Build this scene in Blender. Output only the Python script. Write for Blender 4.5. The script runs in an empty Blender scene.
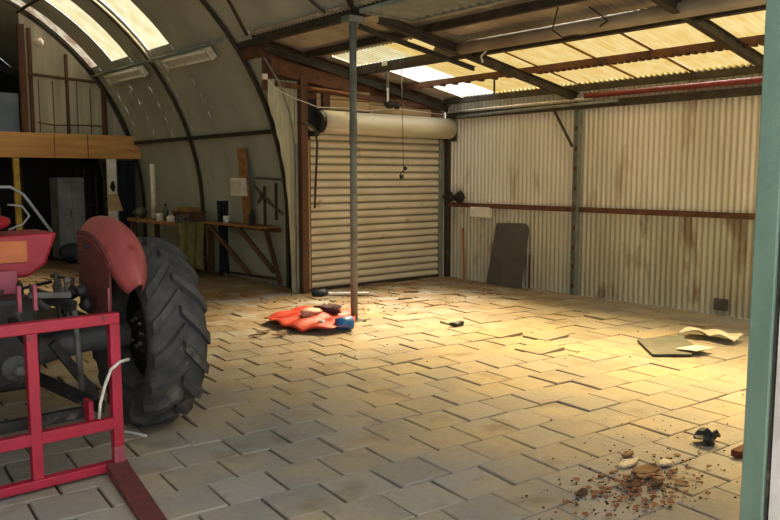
import bpy, bmesh, math, random
from mathutils import Vector, Matrix
random.seed(7)
C = bpy.context.scene.collection
R = math.radians

# ------------------------------------------------------------------ materials
def col(h):
    c = [int(h[i:i+2], 16)/255 for i in (0, 2, 4)]
    return tuple((x/12.92 if x <= .04045 else ((x+.055)/1.055)**2.4) for x in c) + (1,)

def mat(name, base, dark=None, scale=4, amount=.6, rough=.75, metal=0, stretch=(1,1,1), fine=None, bump=.15, spots=None, spot_scale=9, spot_at=.62):
    m = bpy.data.materials.new(name); m.use_nodes = True
    nt = m.node_tree; N = nt.nodes; L = nt.links
    b = N['Principled BSDF']; b.inputs['Roughness'].default_value = rough; b.inputs['Metallic'].default_value = metal
    tc = N.new('ShaderNodeNewGeometry'); mp = N.new('ShaderNodeMapping'); mp.inputs['Scale'].default_value = stretch
    L.new(tc.outputs['Position'], mp.inputs['Vector'])
    n = N.new('ShaderNodeTexNoise'); n.inputs['Scale'].default_value = scale; n.inputs['Detail'].default_value = 6
    L.new(mp.outputs[0], n.inputs['Vector'])
    r = N.new('ShaderNodeValToRGB'); r.color_ramp.elements[0].position = .5-.25*amount; r.color_ramp.elements[1].position = .5+.3*amount
    r.color_ramp.elements[0].color = col(dark or base); r.color_ramp.elements[1].color = col(base)
    L.new(n.outputs[0], r.inputs[0]); out = r.outputs[0]
    if spots:
        n2 = N.new('ShaderNodeTexNoise'); n2.inputs['Scale'].default_value = spot_scale; n2.inputs['Detail'].default_value = 8
        L.new(mp.outputs[0], n2.inputs['Vector'])
        r2 = N.new('ShaderNodeValToRGB'); r2.color_ramp.elements[0].position = spot_at; r2.color_ramp.elements[1].position = spot_at+.1
        L.new(n2.outputs[0], r2.inputs[0])
        mx = N.new('ShaderNodeMix'); mx.data_type = 'RGBA'; L.new(r2.outputs[0], mx.inputs[0]); L.new(out, mx.inputs[6]); mx.inputs[7].default_value = col(spots)
        out = mx.outputs[2]
    L.new(out, b.inputs['Base Color'])
    if bump:
        n3 = N.new('ShaderNodeTexNoise'); n3.inputs['Scale'].default_value = fine or scale*8; n3.inputs['Detail'].default_value = 4
        L.new(tc.outputs['Position'], n3.inputs['Vector'])
        bp = N.new('ShaderNodeBump'); bp.inputs['Strength'].default_value = bump; bp.inputs['Distance'].default_value = .02
        L.new(n3.outputs[0], bp.inputs['Height']); L.new(bp.outputs[0], b.inputs['Normal'])
    return m

def glow(name, c1, c2, emit, trans, scale=5, stretch=(1,1,1)):
    """weathered translucent sheeting: lets tinted daylight through, emission stands in for the scattered glow"""
    m = bpy.data.materials.new(name); m.use_nodes = True
    nt = m.node_tree; N = nt.nodes; L = nt.links; N.remove(N['Principled BSDF'])
    g = N.new('ShaderNodeNewGeometry'); mp = N.new('ShaderNodeMapping'); mp.inputs['Scale'].default_value = stretch
    L.new(g.outputs['Position'], mp.inputs['Vector'])
    n = N.new('ShaderNodeTexNoise'); n.inputs['Scale'].default_value = scale; n.inputs['Detail'].default_value = 6; L.new(mp.outputs[0], n.inputs['Vector'])
    r = N.new('ShaderNodeValToRGB'); r.color_ramp.elements[0].position = .36; r.color_ramp.elements[1].position = .62
    r.color_ramp.elements[0].color = col(c2); r.color_ramp.elements[1].color = col(c1); L.new(n.outputs[0], r.inputs[0])
    # rib shading painted into the emission
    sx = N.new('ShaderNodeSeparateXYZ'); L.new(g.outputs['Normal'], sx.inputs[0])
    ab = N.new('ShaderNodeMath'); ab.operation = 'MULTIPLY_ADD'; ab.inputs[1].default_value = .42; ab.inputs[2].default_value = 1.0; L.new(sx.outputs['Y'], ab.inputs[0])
    em = N.new('ShaderNodeEmission'); L.new(r.outputs[0], em.inputs[0])  # self-glow in place of daylight scattered by the sheet
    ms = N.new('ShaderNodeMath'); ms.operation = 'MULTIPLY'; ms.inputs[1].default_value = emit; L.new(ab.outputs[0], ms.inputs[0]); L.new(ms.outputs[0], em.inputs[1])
    tr = N.new('ShaderNodeBsdfTransparent'); mu = N.new('ShaderNodeMix'); mu.data_type = 'RGBA'; mu.inputs[0].default_value = 1-trans
    wt = N.new('ShaderNodeMix'); wt.data_type = 'RGBA'; wt.inputs[0].default_value = .25; wt.inputs[7].default_value = (1,.93,.82,1); L.new(r.outputs[0], wt.inputs[6]); L.new(wt.outputs[2], mu.inputs[6]); mu.inputs[7].default_value = (0,0,0,1); L.new(mu.outputs[2], tr.inputs[0])
    ad = N.new('ShaderNodeAddShader'); L.new(em.outputs[0], ad.inputs[0]); L.new(tr.outputs[0], ad.inputs[1])
    L.new(ad.outputs[0], N['Material Output'].inputs[0])
    return m

M = {}
M['cream'] = mat('cream_sheet', 'e6e2d4', 'c9c4b0', 1.3, .8, .55, 0, (1,1,.3), bump=.05, spots='ac9a80', spot_scale=2.8, spot_at=.6)
M['cream_low'] = mat('lower_sheet', 'd2cfb9', 'aba78f', 1.6, .8, .55, 0, (1,1,.35), bump=.05, spots='8d7a62', spot_scale=3.2, spot_at=.58)
M['wall_strip'] = mat('pale_green_sheet', 'b8b89c', '94937a', 2, .7, .6, bump=.05)
M['roof'] = mat('grey_roof_sheet', 'b8ae9c', '8b8272', 2.2, .8, .6, .1, bump=.1)
M['skin'] = mat('hut_lining', 'aeb0a2', '92958a', 1.3, .7, .8, 0, (1,1,.3), bump=.03, spots='7d7868', spot_scale=2.2, spot_at=.66)
M['steel'] = mat('dark_steel', '463f36', '2a251f', 8, .7, .7, .1, spots='523624', spot_scale=5)
M['galv'] = mat('galvanised', '858b84', '6b7069', 7, .7, .6, .1, spots='66645a', spot_scale=12)
M['rust'] = mat('rusty_timber', '71492f', '432d20', 7, .8, .85, bump=.3)
M['timber'] = mat('brown_timber', '6e4c34', '443023', 6, .8, .85, 0, (1,1,.2), bump=.2)
M['tan_timber'] = mat('tan_timber', 'd8a868', 'b58850', 5, .7, .8, 0, (.2,1,2), bump=.1)
M['ply'] = mat('plywood', 'c9ad7f', 'ab8d60', 4, .6, .8, 0, (.4,1,2), bump=.05)
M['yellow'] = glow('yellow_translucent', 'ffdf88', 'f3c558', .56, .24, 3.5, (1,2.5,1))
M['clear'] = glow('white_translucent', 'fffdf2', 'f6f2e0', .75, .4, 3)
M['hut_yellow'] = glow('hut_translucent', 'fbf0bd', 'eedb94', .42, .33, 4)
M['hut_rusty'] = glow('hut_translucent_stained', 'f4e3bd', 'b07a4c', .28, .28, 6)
M['lap'] = mat('stained_lap', '9c7434', '6e4e22', 8, .8)
M['slat'] = mat('roller_slat', 'ddd5be', 'c8bfa6', 2, .8, .45, .1, (1,1,1), bump=.03, spots='9c8a62', spot_scale=3.5, spot_at=.66)
M['drum'] = mat('roller_drum', 'e4dcc4', 'c6bb9e', 3, .8, .5, 0, (.4,1,3), bump=.03)
M['black'] = mat('black_plastic', '1c1b1a', '111111', 8, .6, .6)
M['tyre'] = mat('tyre_rubber', '4d4c49', '33322f', 9, .8, .85, bump=.2, spots='6a6558', spot_scale=6, spot_at=.6)
M['tyre_side'] = mat('tyre_sidewall', '2a2927', '1c1b1a', 9, .8, .8)
M['red_paint'] = mat('red_frame_paint', 'b5203a', '93182c', 7, .8, .5, .0, spots='5c2a26', spot_scale=14, spot_at=.64)
M['rust_red'] = mat('worn_red_steel', '7e3a34', '55302b', 16, .9, .75, .1, spots='4b3b33', spot_scale=20, spot_at=.55)
M['fender'] = mat('faded_red_fender', 'a95451', '8c3f3f', 5, .8, .45, spots='7b2f2f', spot_scale=8, spot_at=.62)
M['seat_red'] = mat('seat_red', 'a3202c', '85161f', 6, .7, .5)
M['seat_orange'] = mat('seat_orange', 'c06a34', '9e4f28', 6, .7, .55)
M['pink'] = mat('faded_pink_steel', 'ad5563', '8c3d4a', 9, .8, .6)
M['grease'] = mat('greasy_iron', '34302c', '1d1b19', 12, .9, .6, .3, spots='57504a', spot_scale=14, spot_at=.6)
M['iron_grey'] = mat('grey_iron', '6a6a66', '45443f', 10, .8, .6, .3)
M['rope'] = mat('white_rope', 'dedacb', 'b9b4a4', 20, .8, .9)
M['white'] = mat('white_paint', 'ebe8de', 'cfcabb', 10, .8, .6)
M['tube_light'] = mat('lamp_casing', 'd9d5c6', 'b8b3a2', 8, .8, .5)
M['orange_bag'] = mat('orange_plastic', 'cf3c1c', 'a22912', 9, .8, .45, bump=.5, fine=30)
M['blue'] = mat('blue_plastic', '2277c0', '18609f', 12, .7, .4)
M['maroon'] = mat('maroon_cloth', '5a2a32', '33181e', 25, .8, .8)
M['pale_print'] = mat('pale_print', 'dcae9a', 'b97e69', 25, .8, .6)
M['green_post'] = mat('sage_green_steel', '5f7769', '4a5f53', 5, .8, .5, 0, (1,1,.4), spots='4f5a4c', spot_scale=10, spot_at=.64)
M['door_white'] = mat('pale_door_sheet', 'b9b6b4', '98948f', 4, .7, .6)
M['panel_grey'] = mat('charcoal_board', '595450', '4b4743', 4, .8, .8)
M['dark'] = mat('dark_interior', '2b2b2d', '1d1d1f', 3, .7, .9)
M['dark_blue'] = mat('navy_cloth', '1d2433', '12161f', 6, .8, .9, bump=.4)
M['locker'] = mat('grey_locker', '8b9094', '6b6f73', 4, .7, .6)
M['blue_white'] = mat('blue_grey_board', 'b4bfca', '8f9ba6', 3, .7, .7)
M['end_panel'] = mat('end_wall_lining', 'c0bba2', 'a09a82', 2.2, .8, .8, 0, (3,1,.3), bump=.05)
M['red_pipe'] = mat('red_channel', '8f3a36', '6a2c2a', 6, .8, .6, .1, spots='4d3833', spot_scale=3, spot_at=.55)
M['wood_raw'] = mat('raw_wood', 'a3794a', '7b5630', 8, .8, .8)
M['olive'] = mat('olive_cloth', '7d7a48', '55532f', 9, .8, .9, bump=.4)
M['shard'] = mat('brown_shard', '8f7353', '5c4129', 20, .8, .9)
M['pale_shard'] = mat('pale_shard', 'e3d8bd', 'c2b594', 20, .8, .8)
M['crumb'] = mat('dirt_crumb', '5d3f29', '38271b', 30, .8, .95)
M['grey_board'] = mat('grey_board', '6e716c', '5a5c57', 8, .8, .8)
M['paper'] = mat('dirty_white_sheet', 'e2dfd4', 'c4bfae', 6, .8, .8)
M['litter'] = mat('leaf_litter', '9a6a4a', '6b4029', 20, .8, .9)
M['brick'] = mat('red_brown_brick', '6d3826', '4a271c', 20, .8, .9)
M['slate'] = mat('dark_blue_lump', '2f3b46', '1f262d', 14, .8, .6)
M['yellow_paint'] = mat('yellow_paint', 'c9a83a', 'a3842a', 6, .7, .5)
M['stain'] = mat('orange_brown_strip', 'b27843', '8a5a30', 6, .8, .8)

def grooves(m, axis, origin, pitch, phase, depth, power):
    """shade painted into the grooves of profiled sheet to deepen contrast"""
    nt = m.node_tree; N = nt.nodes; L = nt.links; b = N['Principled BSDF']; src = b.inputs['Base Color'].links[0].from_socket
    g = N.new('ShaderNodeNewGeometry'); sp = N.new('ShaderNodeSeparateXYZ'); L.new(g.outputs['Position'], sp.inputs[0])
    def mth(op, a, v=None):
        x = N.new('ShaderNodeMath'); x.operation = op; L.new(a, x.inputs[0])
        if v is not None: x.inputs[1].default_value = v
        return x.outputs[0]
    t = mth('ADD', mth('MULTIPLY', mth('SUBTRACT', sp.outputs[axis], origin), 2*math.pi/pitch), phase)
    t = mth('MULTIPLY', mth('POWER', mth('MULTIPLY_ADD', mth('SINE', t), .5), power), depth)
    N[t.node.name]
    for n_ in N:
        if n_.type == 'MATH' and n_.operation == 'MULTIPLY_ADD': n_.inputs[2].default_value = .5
    mx = N.new('ShaderNodeMix'); mx.data_type = 'RGBA'; L.new(t, mx.inputs[0]); L.new(src, mx.inputs[6]); mx.inputs[7].default_value = col('4e4231')  # painted groove shade mixed over the sheet colour
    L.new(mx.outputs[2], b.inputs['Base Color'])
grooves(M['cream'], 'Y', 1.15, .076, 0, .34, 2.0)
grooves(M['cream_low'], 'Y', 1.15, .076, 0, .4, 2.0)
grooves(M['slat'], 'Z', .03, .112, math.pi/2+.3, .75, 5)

# floor slabs: per-slab tone (attribute) + dust, grime and painted dimness at the far end
def paver_mat():
    m = bpy.data.materials.new('concrete_pavers'); m.use_nodes = True
    nt = m.node_tree; N = nt.nodes; L = nt.links; b = N['Principled BSDF']; b.inputs['Roughness'].default_value = .8
    at = N.new('ShaderNodeAttribute'); at.attribute_name = 'tone'
    g = N.new('ShaderNodeNewGeometry')
    def noise(s, d=6):
        n = N.new('ShaderNodeTexNoise'); n.inputs['Scale'].default_value = s; n.inputs['Detail'].default_value = d; L.new(g.outputs['Position'], n.inputs['Vector']); return n.outputs[0]
    def ramp(i, a, bb, c1, c2):
        r = N.new('ShaderNodeValToRGB'); r.color_ramp.elements[0].position = a; r.color_ramp.elements[1].position = bb
        r.color_ramp.elements[0].color = c1; r.color_ramp.elements[1].color = c2; L.new(i, r.inputs[0]); return r.outputs[0]
    def mix(f, a, bb, blend='MIX'):
        x = N.new('ShaderNodeMix'); x.data_type = 'RGBA'; x.blend_type = blend
        for s, v in ((0, f), (6, a), (7, bb)):
            if hasattr(v, 'links'): L.new(v, x.inputs[s])
            else: x.inputs[s].default_value = v
        return x.outputs[2]
    W = (1,1,1,1); K = (0,0,0,1)
    base = ramp(at.outputs['Fac'], 0, 1, col('8e8a82'), col('a39d92'))
    c = mix(ramp(noise(1.6), .42, .66, K, W), base, col('ab9d82'))          # dry sandy dust
    c = mix(ramp(noise(3.1), .57, .72, K, (.65,.65,.65,1)), c, col('7a6a52'))        # brown dirt
    c = mix(ramp(noise(26, 3), .3, .7, (.2,.2,.2,1), K), c, col('6b6253'))
    # the back strip by the doorway has more soil trodden over it
    s = N.new('ShaderNodeSeparateXYZ'); L.new(g.outputs['Position'], s.inputs[0])
    mr = N.new('ShaderNodeMapRange'); mr.inputs[1].default_value = 4.6; mr.inputs[2].default_value = 8.2; L.new(s.outputs['Y'], mr.inputs[0])
    f = N.new('ShaderNodeMath'); f.operation = 'MULTIPLY'; L.new(mr.outputs[0], f.inputs[0]); L.new(ramp(noise(2.6), .36, .55, K, W), f.inputs[1])
    c = mix(f.outputs[0], c, col('866b45'))
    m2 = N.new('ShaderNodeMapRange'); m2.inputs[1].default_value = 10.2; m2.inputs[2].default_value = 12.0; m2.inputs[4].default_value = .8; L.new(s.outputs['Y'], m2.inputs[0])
    c = mix(m2.outputs[0], c, col('5f4a35'))  # far hut floor: dirt plus dimness painted into the colour
    L.new(c, b.inputs['Base Color'])
    bp = N.new('ShaderNodeBump'); bp.inputs['Strength'].default_value = .35; bp.inputs['Distance'].default_value = .01
    L.new(noise(40), bp.inputs['Height']); L.new(bp.outputs[0], b.inputs['Normal'])
    return m
M['paver'] = paver_mat()
M['bed'] = mat('sand_bed', '5a4a35', '2e261c', 5, .8, .95)

# ------------------------------------------------------------------ mesh building
def setp(o, label=None, cat=None, group=None, kind=None):
    if label: o['label'] = label
    if cat: o['category'] = cat
    if group: o['group'] = group
    if kind: o['kind'] = kind
    return o

def root(name, loc, label, cat, group=None):
    o = bpy.data.objects.new(name, None); C.objects.link(o); o.location = loc; o.empty_display_size = .1
    o['_w'] = list(loc)
    return setp(o, label, cat, group)

class MB:
    def __init__(s): s.v = []; s.f = []; s.smooth = []
    def add(s, vs, fs, smooth=False):
        k = len(s.v); s.v += [Vector(v) for v in vs]; s.f += [tuple(i+k for i in f) for f in fs]; s.smooth += [smooth]*len(fs); return s
    def box(s, x0, x1, y0, y1, z0, z1):
        return s.add([(x,y,z) for x in (x0,x1) for y in (y0,y1) for z in (z0,z1)],
                     [(0,1,3,2),(4,6,7,5),(0,4,5,1),(2,3,7,6),(0,2,6,4),(1,5,7,3)])
    def bar(s, p, q, w, h, up=(0,0,1)):
        p = Vector(p); q = Vector(q); d = (q-p).normalized(); up = Vector(up)
        if abs(d.dot(up)) > .98: up = Vector((0,1,0))
        a = d.cross(up).normalized(); b = a.cross(d)
        vs = [c + a*w/2*i + b*h/2*j for c in (p, q) for i, j in ((-1,-1),(1,-1),(1,1),(-1,1))]
        return s.add(vs, [(0,3,2,1),(4,5,6,7),(0,1,5,4),(1,2,6,5),(2,3,7,6),(3,0,4,7)])
    def channel(s, p, q, w, h, t=.008, up=(0,0,1)):
        """a C or I section: web and two flanges"""
        p = Vector(p); q = Vector(q); d = (q-p).normalized(); u = Vector(up)
        if abs(d.dot(u)) > .98: u = Vector((0,1,0))
        a = d.cross(u).normalized(); b = a.cross(d)
        s.bar(p, q, t, h-2*t, up)
        for j in (-1, 1):
            o = b*(h/2-t/2)*j; s.bar(p+o, q+o, w, t, up)
        return s
    def tube(s, pts, r, n=8, closed=False, cap=True):
        pts = [Vector(p) for p in pts]; m = len(pts); rings = []
        ref = Vector((0,0,1))
        for i, p in enumerate(pts):
            a = pts[(i-1) % m] if (closed or i) else p; b = pts[(i+1) % m] if (closed or i < m-1) else p
            d = (b-a).normalized()
            if abs(d.dot(ref)) > .95: ref = Vector((1,0,0)) if abs(d.x) < .9 else Vector((0,1,0))
            u = d.cross(ref).normalized(); w = u.cross(d); ref = w
            rr = r[i] if isinstance(r, (list, tuple)) else r
            rings.append([p + (u*math.cos(2*math.pi*k/n) + w*math.sin(2*math.pi*k/n))*rr for k in range(n)])
        vs = [v for rg in rings for v in rg]; fs = []
        for i in range(m if closed else m-1):
            j = (i+1) % m
            for k in range(n): fs.append((i*n+k, i*n+(k+1) % n, j*n+(k+1) % n, j*n+k))
        s.add(vs, fs, True)
        if cap and not closed:
            k0 = len(s.v)-len(vs)
            s.f += [tuple(k0+k for k in range(n))[::-1], tuple(k0+(m-1)*n+k for k in range(n))]; s.smooth += [False, False]
        return s
    def lathe(s, c, axis, prof, n=24, smooth=True):
        """prof = [(t along axis, radius)]"""
        c = Vector(c); ax = Vector(axis).normalized(); u = ax.orthogonal().normalized(); w = ax.cross(u)
        vs = [c + ax*t + (u*math.cos(2*math.pi*k/n) + w*math.sin(2*math.pi*k/n))*rr for t, rr in prof for k in range(n)]
        fs = [(i*n+k, i*n+(k+1) % n, (i+1)*n+(k+1) % n, (i+1)*n+k) for i in range(len(prof)-1) for k in range(n)]
        return s.add(vs, fs, smooth)
    def prism(s, poly, d):
        """extrude polygon (3-D points) by vector d"""
        n = len(poly); d = Vector(d); vs = [Vector(p) for p in poly] + [Vector(p)+d for p in poly]
        return s.add(vs, [tuple(range(n))[::-1], tuple(range(n, 2*n))] + [(i, (i+1) % n, n+(i+1) % n, n+i) for i in range(n)])
    def grid(s, nu, nv, fn, smooth=True):
        vs = [fn(i/nu, j/nv) for i in range(nu+1) for j in range(nv+1)]
        return s.add(vs, [(i*(nv+1)+j, (i+1)*(nv+1)+j, (i+1)*(nv+1)+j+1, i*(nv+1)+j+1) for i in range(nu) for j in range(nv)], smooth)
    def lump(s, c, rx, ry, rz, seed=0, rough=.25, n=8, rot=0):
        rnd = random.Random(seed); bm = bmesh.new(); bmesh.ops.create_icosphere(bm, subdivisions=2, radius=1)
        off = [rnd.uniform(0, 6) for _ in range(6)]; cr, sr = math.cos(rot), math.sin(rot); vs = []
        for v in bm.verts:
            p = v.co; k = 1 + rough*(math.sin(3*p.x+off[0])*math.sin(3.7*p.y+off[1]) + .6*math.sin(5*p.z+off[2]+4*p.x))
            x, y, z = p.x*rx*k, p.y*ry*k, p.z*rz*k
            vs.append((c[0]+x*cr-y*sr, c[1]+x*sr+y*cr, max(c[2]-rz*.98, c[2]+z)))
        s.add(vs, [tuple(v.index for v in f.verts) for f in bm.faces], True); bm.free(); return s
    def build(s, name, m, parent=None, label=None, bevel=0, solid=0, recalc=True, flat=False):
        me = bpy.data.meshes.new(name)
        xs = [v.x for v in s.v]; ys = [v.y for v in s.v]; zs = [v.z for v in s.v]
        loc = Vector(((min(xs)+max(xs))/2, (min(ys)+max(ys))/2, min(zs)))
        me.from_pydata([v-loc for v in s.v], [], s.f)
        me.polygons.foreach_set('use_smooth', [x and not flat for x in s.smooth])
        if recalc:
            bm = bmesh.new(); bm.from_mesh(me); bmesh.ops.recalc_face_normals(bm, faces=bm.faces); bm.to_mesh(me); bm.free()
        me.materials.append(M[m] if isinstance(m, str) else m)
        o = bpy.data.objects.new(name, me); C.objects.link(o); o['_w'] = list(loc)
        if parent: o.parent = parent; o.location = loc - Vector(parent['_w'])
        else: o.location = loc
        if solid:
            d = o.modifiers.new('solid', 'SOLIDIFY'); d.thickness = solid; d.offset = 0
        if bevel:
            d = o.modifiers.new('bevel', 'BEVEL'); d.width = bevel; d.segments = 2; d.limit_method = 'ANGLE'
        if label: o['label'] = label
        return o

def struct(o): o['kind'] = 'structure'; return o

# ------------------------------------------------------------------ key dimensions (metres)
XR = 8.85; YB = 9.1; YF = 1.15                     # right wall, back wall, open front
HC, HZ, HR = 2.05, 1.0, 4.12                       # hut barrel: centre x, springing height, radius
BX = 5.35; BZ = 3.46                               # valley beam between hut and lean-to
YE = 15.1                                          # timber partition at the far end of the hut
def roofz(x): return 3.55-.184*(x-5.13)
def arc(a, r=HR): return HC+r*math.cos(R(a)), HZ+r*math.sin(R(a))

# ------------------------------------------------------------------ floor of square pavers
def make_floor():
    me = bpy.data.meshes.new('floor'); bm = bmesh.new(); ly = bm.loops.layers.float_color.new('tone')
    th = R(-5); ux = Vector((math.cos(th), math.sin(th), 0)); uy = Vector((-math.sin(th), math.cos(th), 0))
    o0 = Vector((1.97, 3.66, 0)); rnd = random.Random(3)
    du, dv = .338, .318
    for j in range(-18, 54):
        sh = (.5 if j % 2 else 0)*du + rnd.uniform(-.02, .02)
        for i in range(-16, 28):
            c = o0 + ux*(i*du+sh+du/2) + uy*(j*dv+dv/2)
            if c.x > XR+.16 or c.x < -2.2 or c.y < -1.5 or c.y > 18.9 or (c.y > YB+.12 and c.x > 6.2): continue
            near = 1 if c.y < 4.5 else 1.25
            gu = rnd.uniform(.010, .022) ; gv = rnd.uniform(.002, .005)
            if rnd.random() < .22: gu = .005
            hu, hv = (du-gu)/2, (dv-gv)/2
            dz = rnd.gauss(0, .003)*near; tu = rnd.gauss(0, .011)*near; tv = rnd.gauss(0, .009)*near
            if rnd.random() < .04 and c.y > 4: tv += rnd.choice((-1,1))*.05; dz += .012
            rot = rnd.gauss(0, .012); a = ux*math.cos(rot)+uy*math.sin(rot); b = uy*math.cos(rot)-ux*math.sin(rot)
            t = rnd.random(); top = []; bot = []
            e = .006
            def P(s1, s2, inset, z):
                p = c + a*(hu-inset)*s1 + b*(hv-inset)*s2
                return bm.verts.new((p.x, p.y, z + dz + tu*hu*s1 + tv*hv*s2))
            cs = ((-1,-1),(1,-1),(1,1),(-1,1))
            top = [P(x, y, e, 0) for x, y in cs]; mid = [P(x, y, 0, -.005) for x, y in cs]; bot = [P(x, y, 0, -.05) for x, y in cs]
            fs = [bm.faces.new(top)]
            for k in range(4):
                l = (k+1) % 4
                fs.append(bm.faces.new((mid[k], mid[l], top[l], top[k]))); fs.append(bm.faces.new((bot[k], bot[l], mid[l], mid[k])))
            for f in fs:
                for lp in f.loops: lp[ly] = (t, t, t, 1)
    geom = list(bm.verts)+list(bm.edges)+list(bm.faces)
    bmesh.ops.bisect_plane(bm, geom=geom, plane_co=(XR-.02,0,0), plane_no=(1,0,0), clear_outer=True)
    # sand bed beneath
    vs = [bm.verts.new(p) for p in ((-2.1,-1.6,-.016),(XR-.01,-1.6,-.016),(XR-.01,YB+.1,-.016),(6.2,YB+.1,-.016),(6.2,18.9,-.016),(-2.1,18.9,-.016))]
    f = bm.faces.new(vs); f.material_index = 1
    bm.to_mesh(me); bm.free()
    me.materials.append(M['paver']); me.materials.append(M['bed'])
    o = bpy.data.objects.new('floor', me); C.objects.link(o); return struct(o)
make_floor()

# ------------------------------------------------------------------ corrugated sheeting
def corr(mb, p0, du, dv, lu, lv, nrm, pitch=.076, amp=.0125, seg=8, step=1, jitter=0, seed=1):
    """sheet starting at p0, waves counted along du (length lu), straight along dv (length lv or function of u)"""
    p0, du, dv, nrm = map(Vector, (p0, du, dv, nrm)); n = max(2, round(lu/pitch*seg)); rnd = random.Random(seed)
    vs = []
    for i in range(n+1):
        u = lu*i/n; h = amp*math.sin(2*math.pi*u/pitch)
        L = lv(u) if callable(lv) else lv
        for k in range(step+1): vs.append(p0 + du*u + dv*(L*k/step) + nrm*h)
    m = step+1
    return mb.add(vs, [(i*m+k, (i+1)*m+k, (i+1)*m+k+1, i*m+k+1) for i in range(n) for k in range(step)], True)

# right wall: lower and upper sheets, parted at the rail
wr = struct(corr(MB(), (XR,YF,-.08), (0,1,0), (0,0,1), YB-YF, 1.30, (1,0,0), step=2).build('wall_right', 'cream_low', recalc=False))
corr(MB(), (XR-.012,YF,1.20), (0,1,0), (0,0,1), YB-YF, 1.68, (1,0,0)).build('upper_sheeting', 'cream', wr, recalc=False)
# back wall of the lean-to: sheeting left of the door, boarding over it
def rib_edge(x):
    t = [(5.45,2.75),(5.61,2.34),(5.72,1.87),(5.80,1.32),(5.84,0.0),(7,0.0)]
    for (a, za), (b, zb) in zip(t, t[1:]):
        if x <= b: return za+(zb-za)*(x-a)/(b-a)
    return 0
wb = struct(corr(MB(), (5.50,YB,2.95), (1,0,0), (0,0,-1), .55, lambda u: 2.95-rib_edge(5.50+u), (0,-1,0), seg=10).build('wall_back', 'wall_strip', recalc=False))
mb = MB(); mb.prism([(5.45,YB+.03,2.8),(XR,YB+.03,2.5),(XR,YB+.03,roofz(XR)+.0),(5.45,YB+.03,roofz(5.45))], (0,.03,0)); mb.build('rusted_infill', 'rust', wb, 'rust-brown boarding under the roof slope')
mb = MB()
for x0, x1, z0, z1 in ((6.3,7.25,2.60,2.74),(6.3,7.25,2.75,2.88),(7.26,8.5,2.58,2.70),(7.26,8.3,2.71,2.82)): mb.box(x0, x1, YB-.005, YB+.02, z0, z1)
mb.build('plywood_strip', 'ply', wb, 'pale plywood strips over the roller door')
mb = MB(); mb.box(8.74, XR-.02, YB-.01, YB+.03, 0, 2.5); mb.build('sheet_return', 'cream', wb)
mb = MB(); po = [(arc(a,HR+.0)[0],9.62,arc(a,HR)[1]) for a in range(-0,40,4)]
mb.prism([(HC+HR,9.62,-.05)]+po+[(6.6,9.62,roofz(6.6)),(6.6,9.62,-.05)], (0,.03,0)); mb.build('gap_sheet', 'wall_strip', wb)
mb = MB(); mb.box(5.4,6.6,YB+.04,9.62,3.25,3.5); mb.build('gap_cap','rust',wb)
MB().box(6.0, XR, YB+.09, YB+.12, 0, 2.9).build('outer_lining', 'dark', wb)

# front wall beyond the green post, and its pale door sheet
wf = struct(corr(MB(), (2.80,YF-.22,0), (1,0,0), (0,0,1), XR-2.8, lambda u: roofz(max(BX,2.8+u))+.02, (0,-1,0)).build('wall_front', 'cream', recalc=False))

# ------------------------------------------------------------------ hut barrel: lining with skylight gaps
def hut_lining():
    mb = MB()
    sky = [(11.45,12.24),(13.1,13.84),(14.58,15.06)]
    ys = sorted({YF, 9.2, YE+3.8} | {y for s in sky for y in s})
    def strip(y0, y1, a0, a1, r=HR):
        n = max(1, int((a1-a0)/4))
        mb.grid(n, 1, lambda i, j: (HC+r*math.cos(R(a0+(a1-a0)*i)), y0+(y1-y0)*j, HZ+r*math.sin(R(a0+(a1-a0)*i))))
    for y0, y1 in zip(ys, ys[1:]):
        issky = any(abs(y0-s[0]) < .01 for s in sky); far = y0 >= 9.19
        a_low = 0 if far else 37.5
        if issky:
            strip(y0, y1, a_low, 40.5); strip(y0, y1, 78, 102); strip(y0, y1, 139.5, 180)
        else: strip(y0, y1, a_low, 180)
        if far: mb.grid(1, 1, lambda i, j: (HC+HR, y0+(y1-y0)*j, -.06+(HZ+.06)*i))
        mb.grid(1, 1, lambda i, j: (HC-HR, y0+(y1-y0)*j, HZ*i))
    o = struct(mb.build('wall_hut', 'skin', recalc=False))
    # sheet joints of the lining
    for k, (y0, y1) in enumerate(sky):
        m2 = MB(); n = 12
        r = HR+.015
        seg = 8
        ny = int((y1-y0)/.076*4)
        m2.grid(n, ny, lambda i, j: (HC+(r+.008*math.sin(2*math.pi*j*(y1-y0)/.076))*math.cos(R(40+38.5*i)), y0+(y1-y0)*j, HZ+(r+.008*math.sin(2*math.pi*j*(y1-y0)/.076))*math.sin(R(40+38.5*i))))
        struct(m2.build('window_%d' % (k+1), 'hut_rusty' if k == 2 else 'hut_yellow', recalc=False))
        m3 = MB(); m3.grid(n, ny, lambda i, j: (HC-(r+.008*math.sin(2*math.pi*j*(y1-y0)/.076))*math.cos(R(40+38.5*i)), y0+(y1-y0)*j, HZ+(r+.008*math.sin(2*math.pi*j*(y1-y0)/.076))*math.sin(R(40+38.5*i))))
        struct(m3.build('window_%d' % (k+31), 'hut_yellow', recalc=False))  # unseen left skylights, mirrored and added as fill light for the hut
hut_lining()
# far gable closing the hut
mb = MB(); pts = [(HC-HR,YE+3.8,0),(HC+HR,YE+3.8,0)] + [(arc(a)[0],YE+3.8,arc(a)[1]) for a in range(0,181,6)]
mb.prism(pts, (0,.05,0)); struct(mb.build('wall_far', 'dark'))

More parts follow.
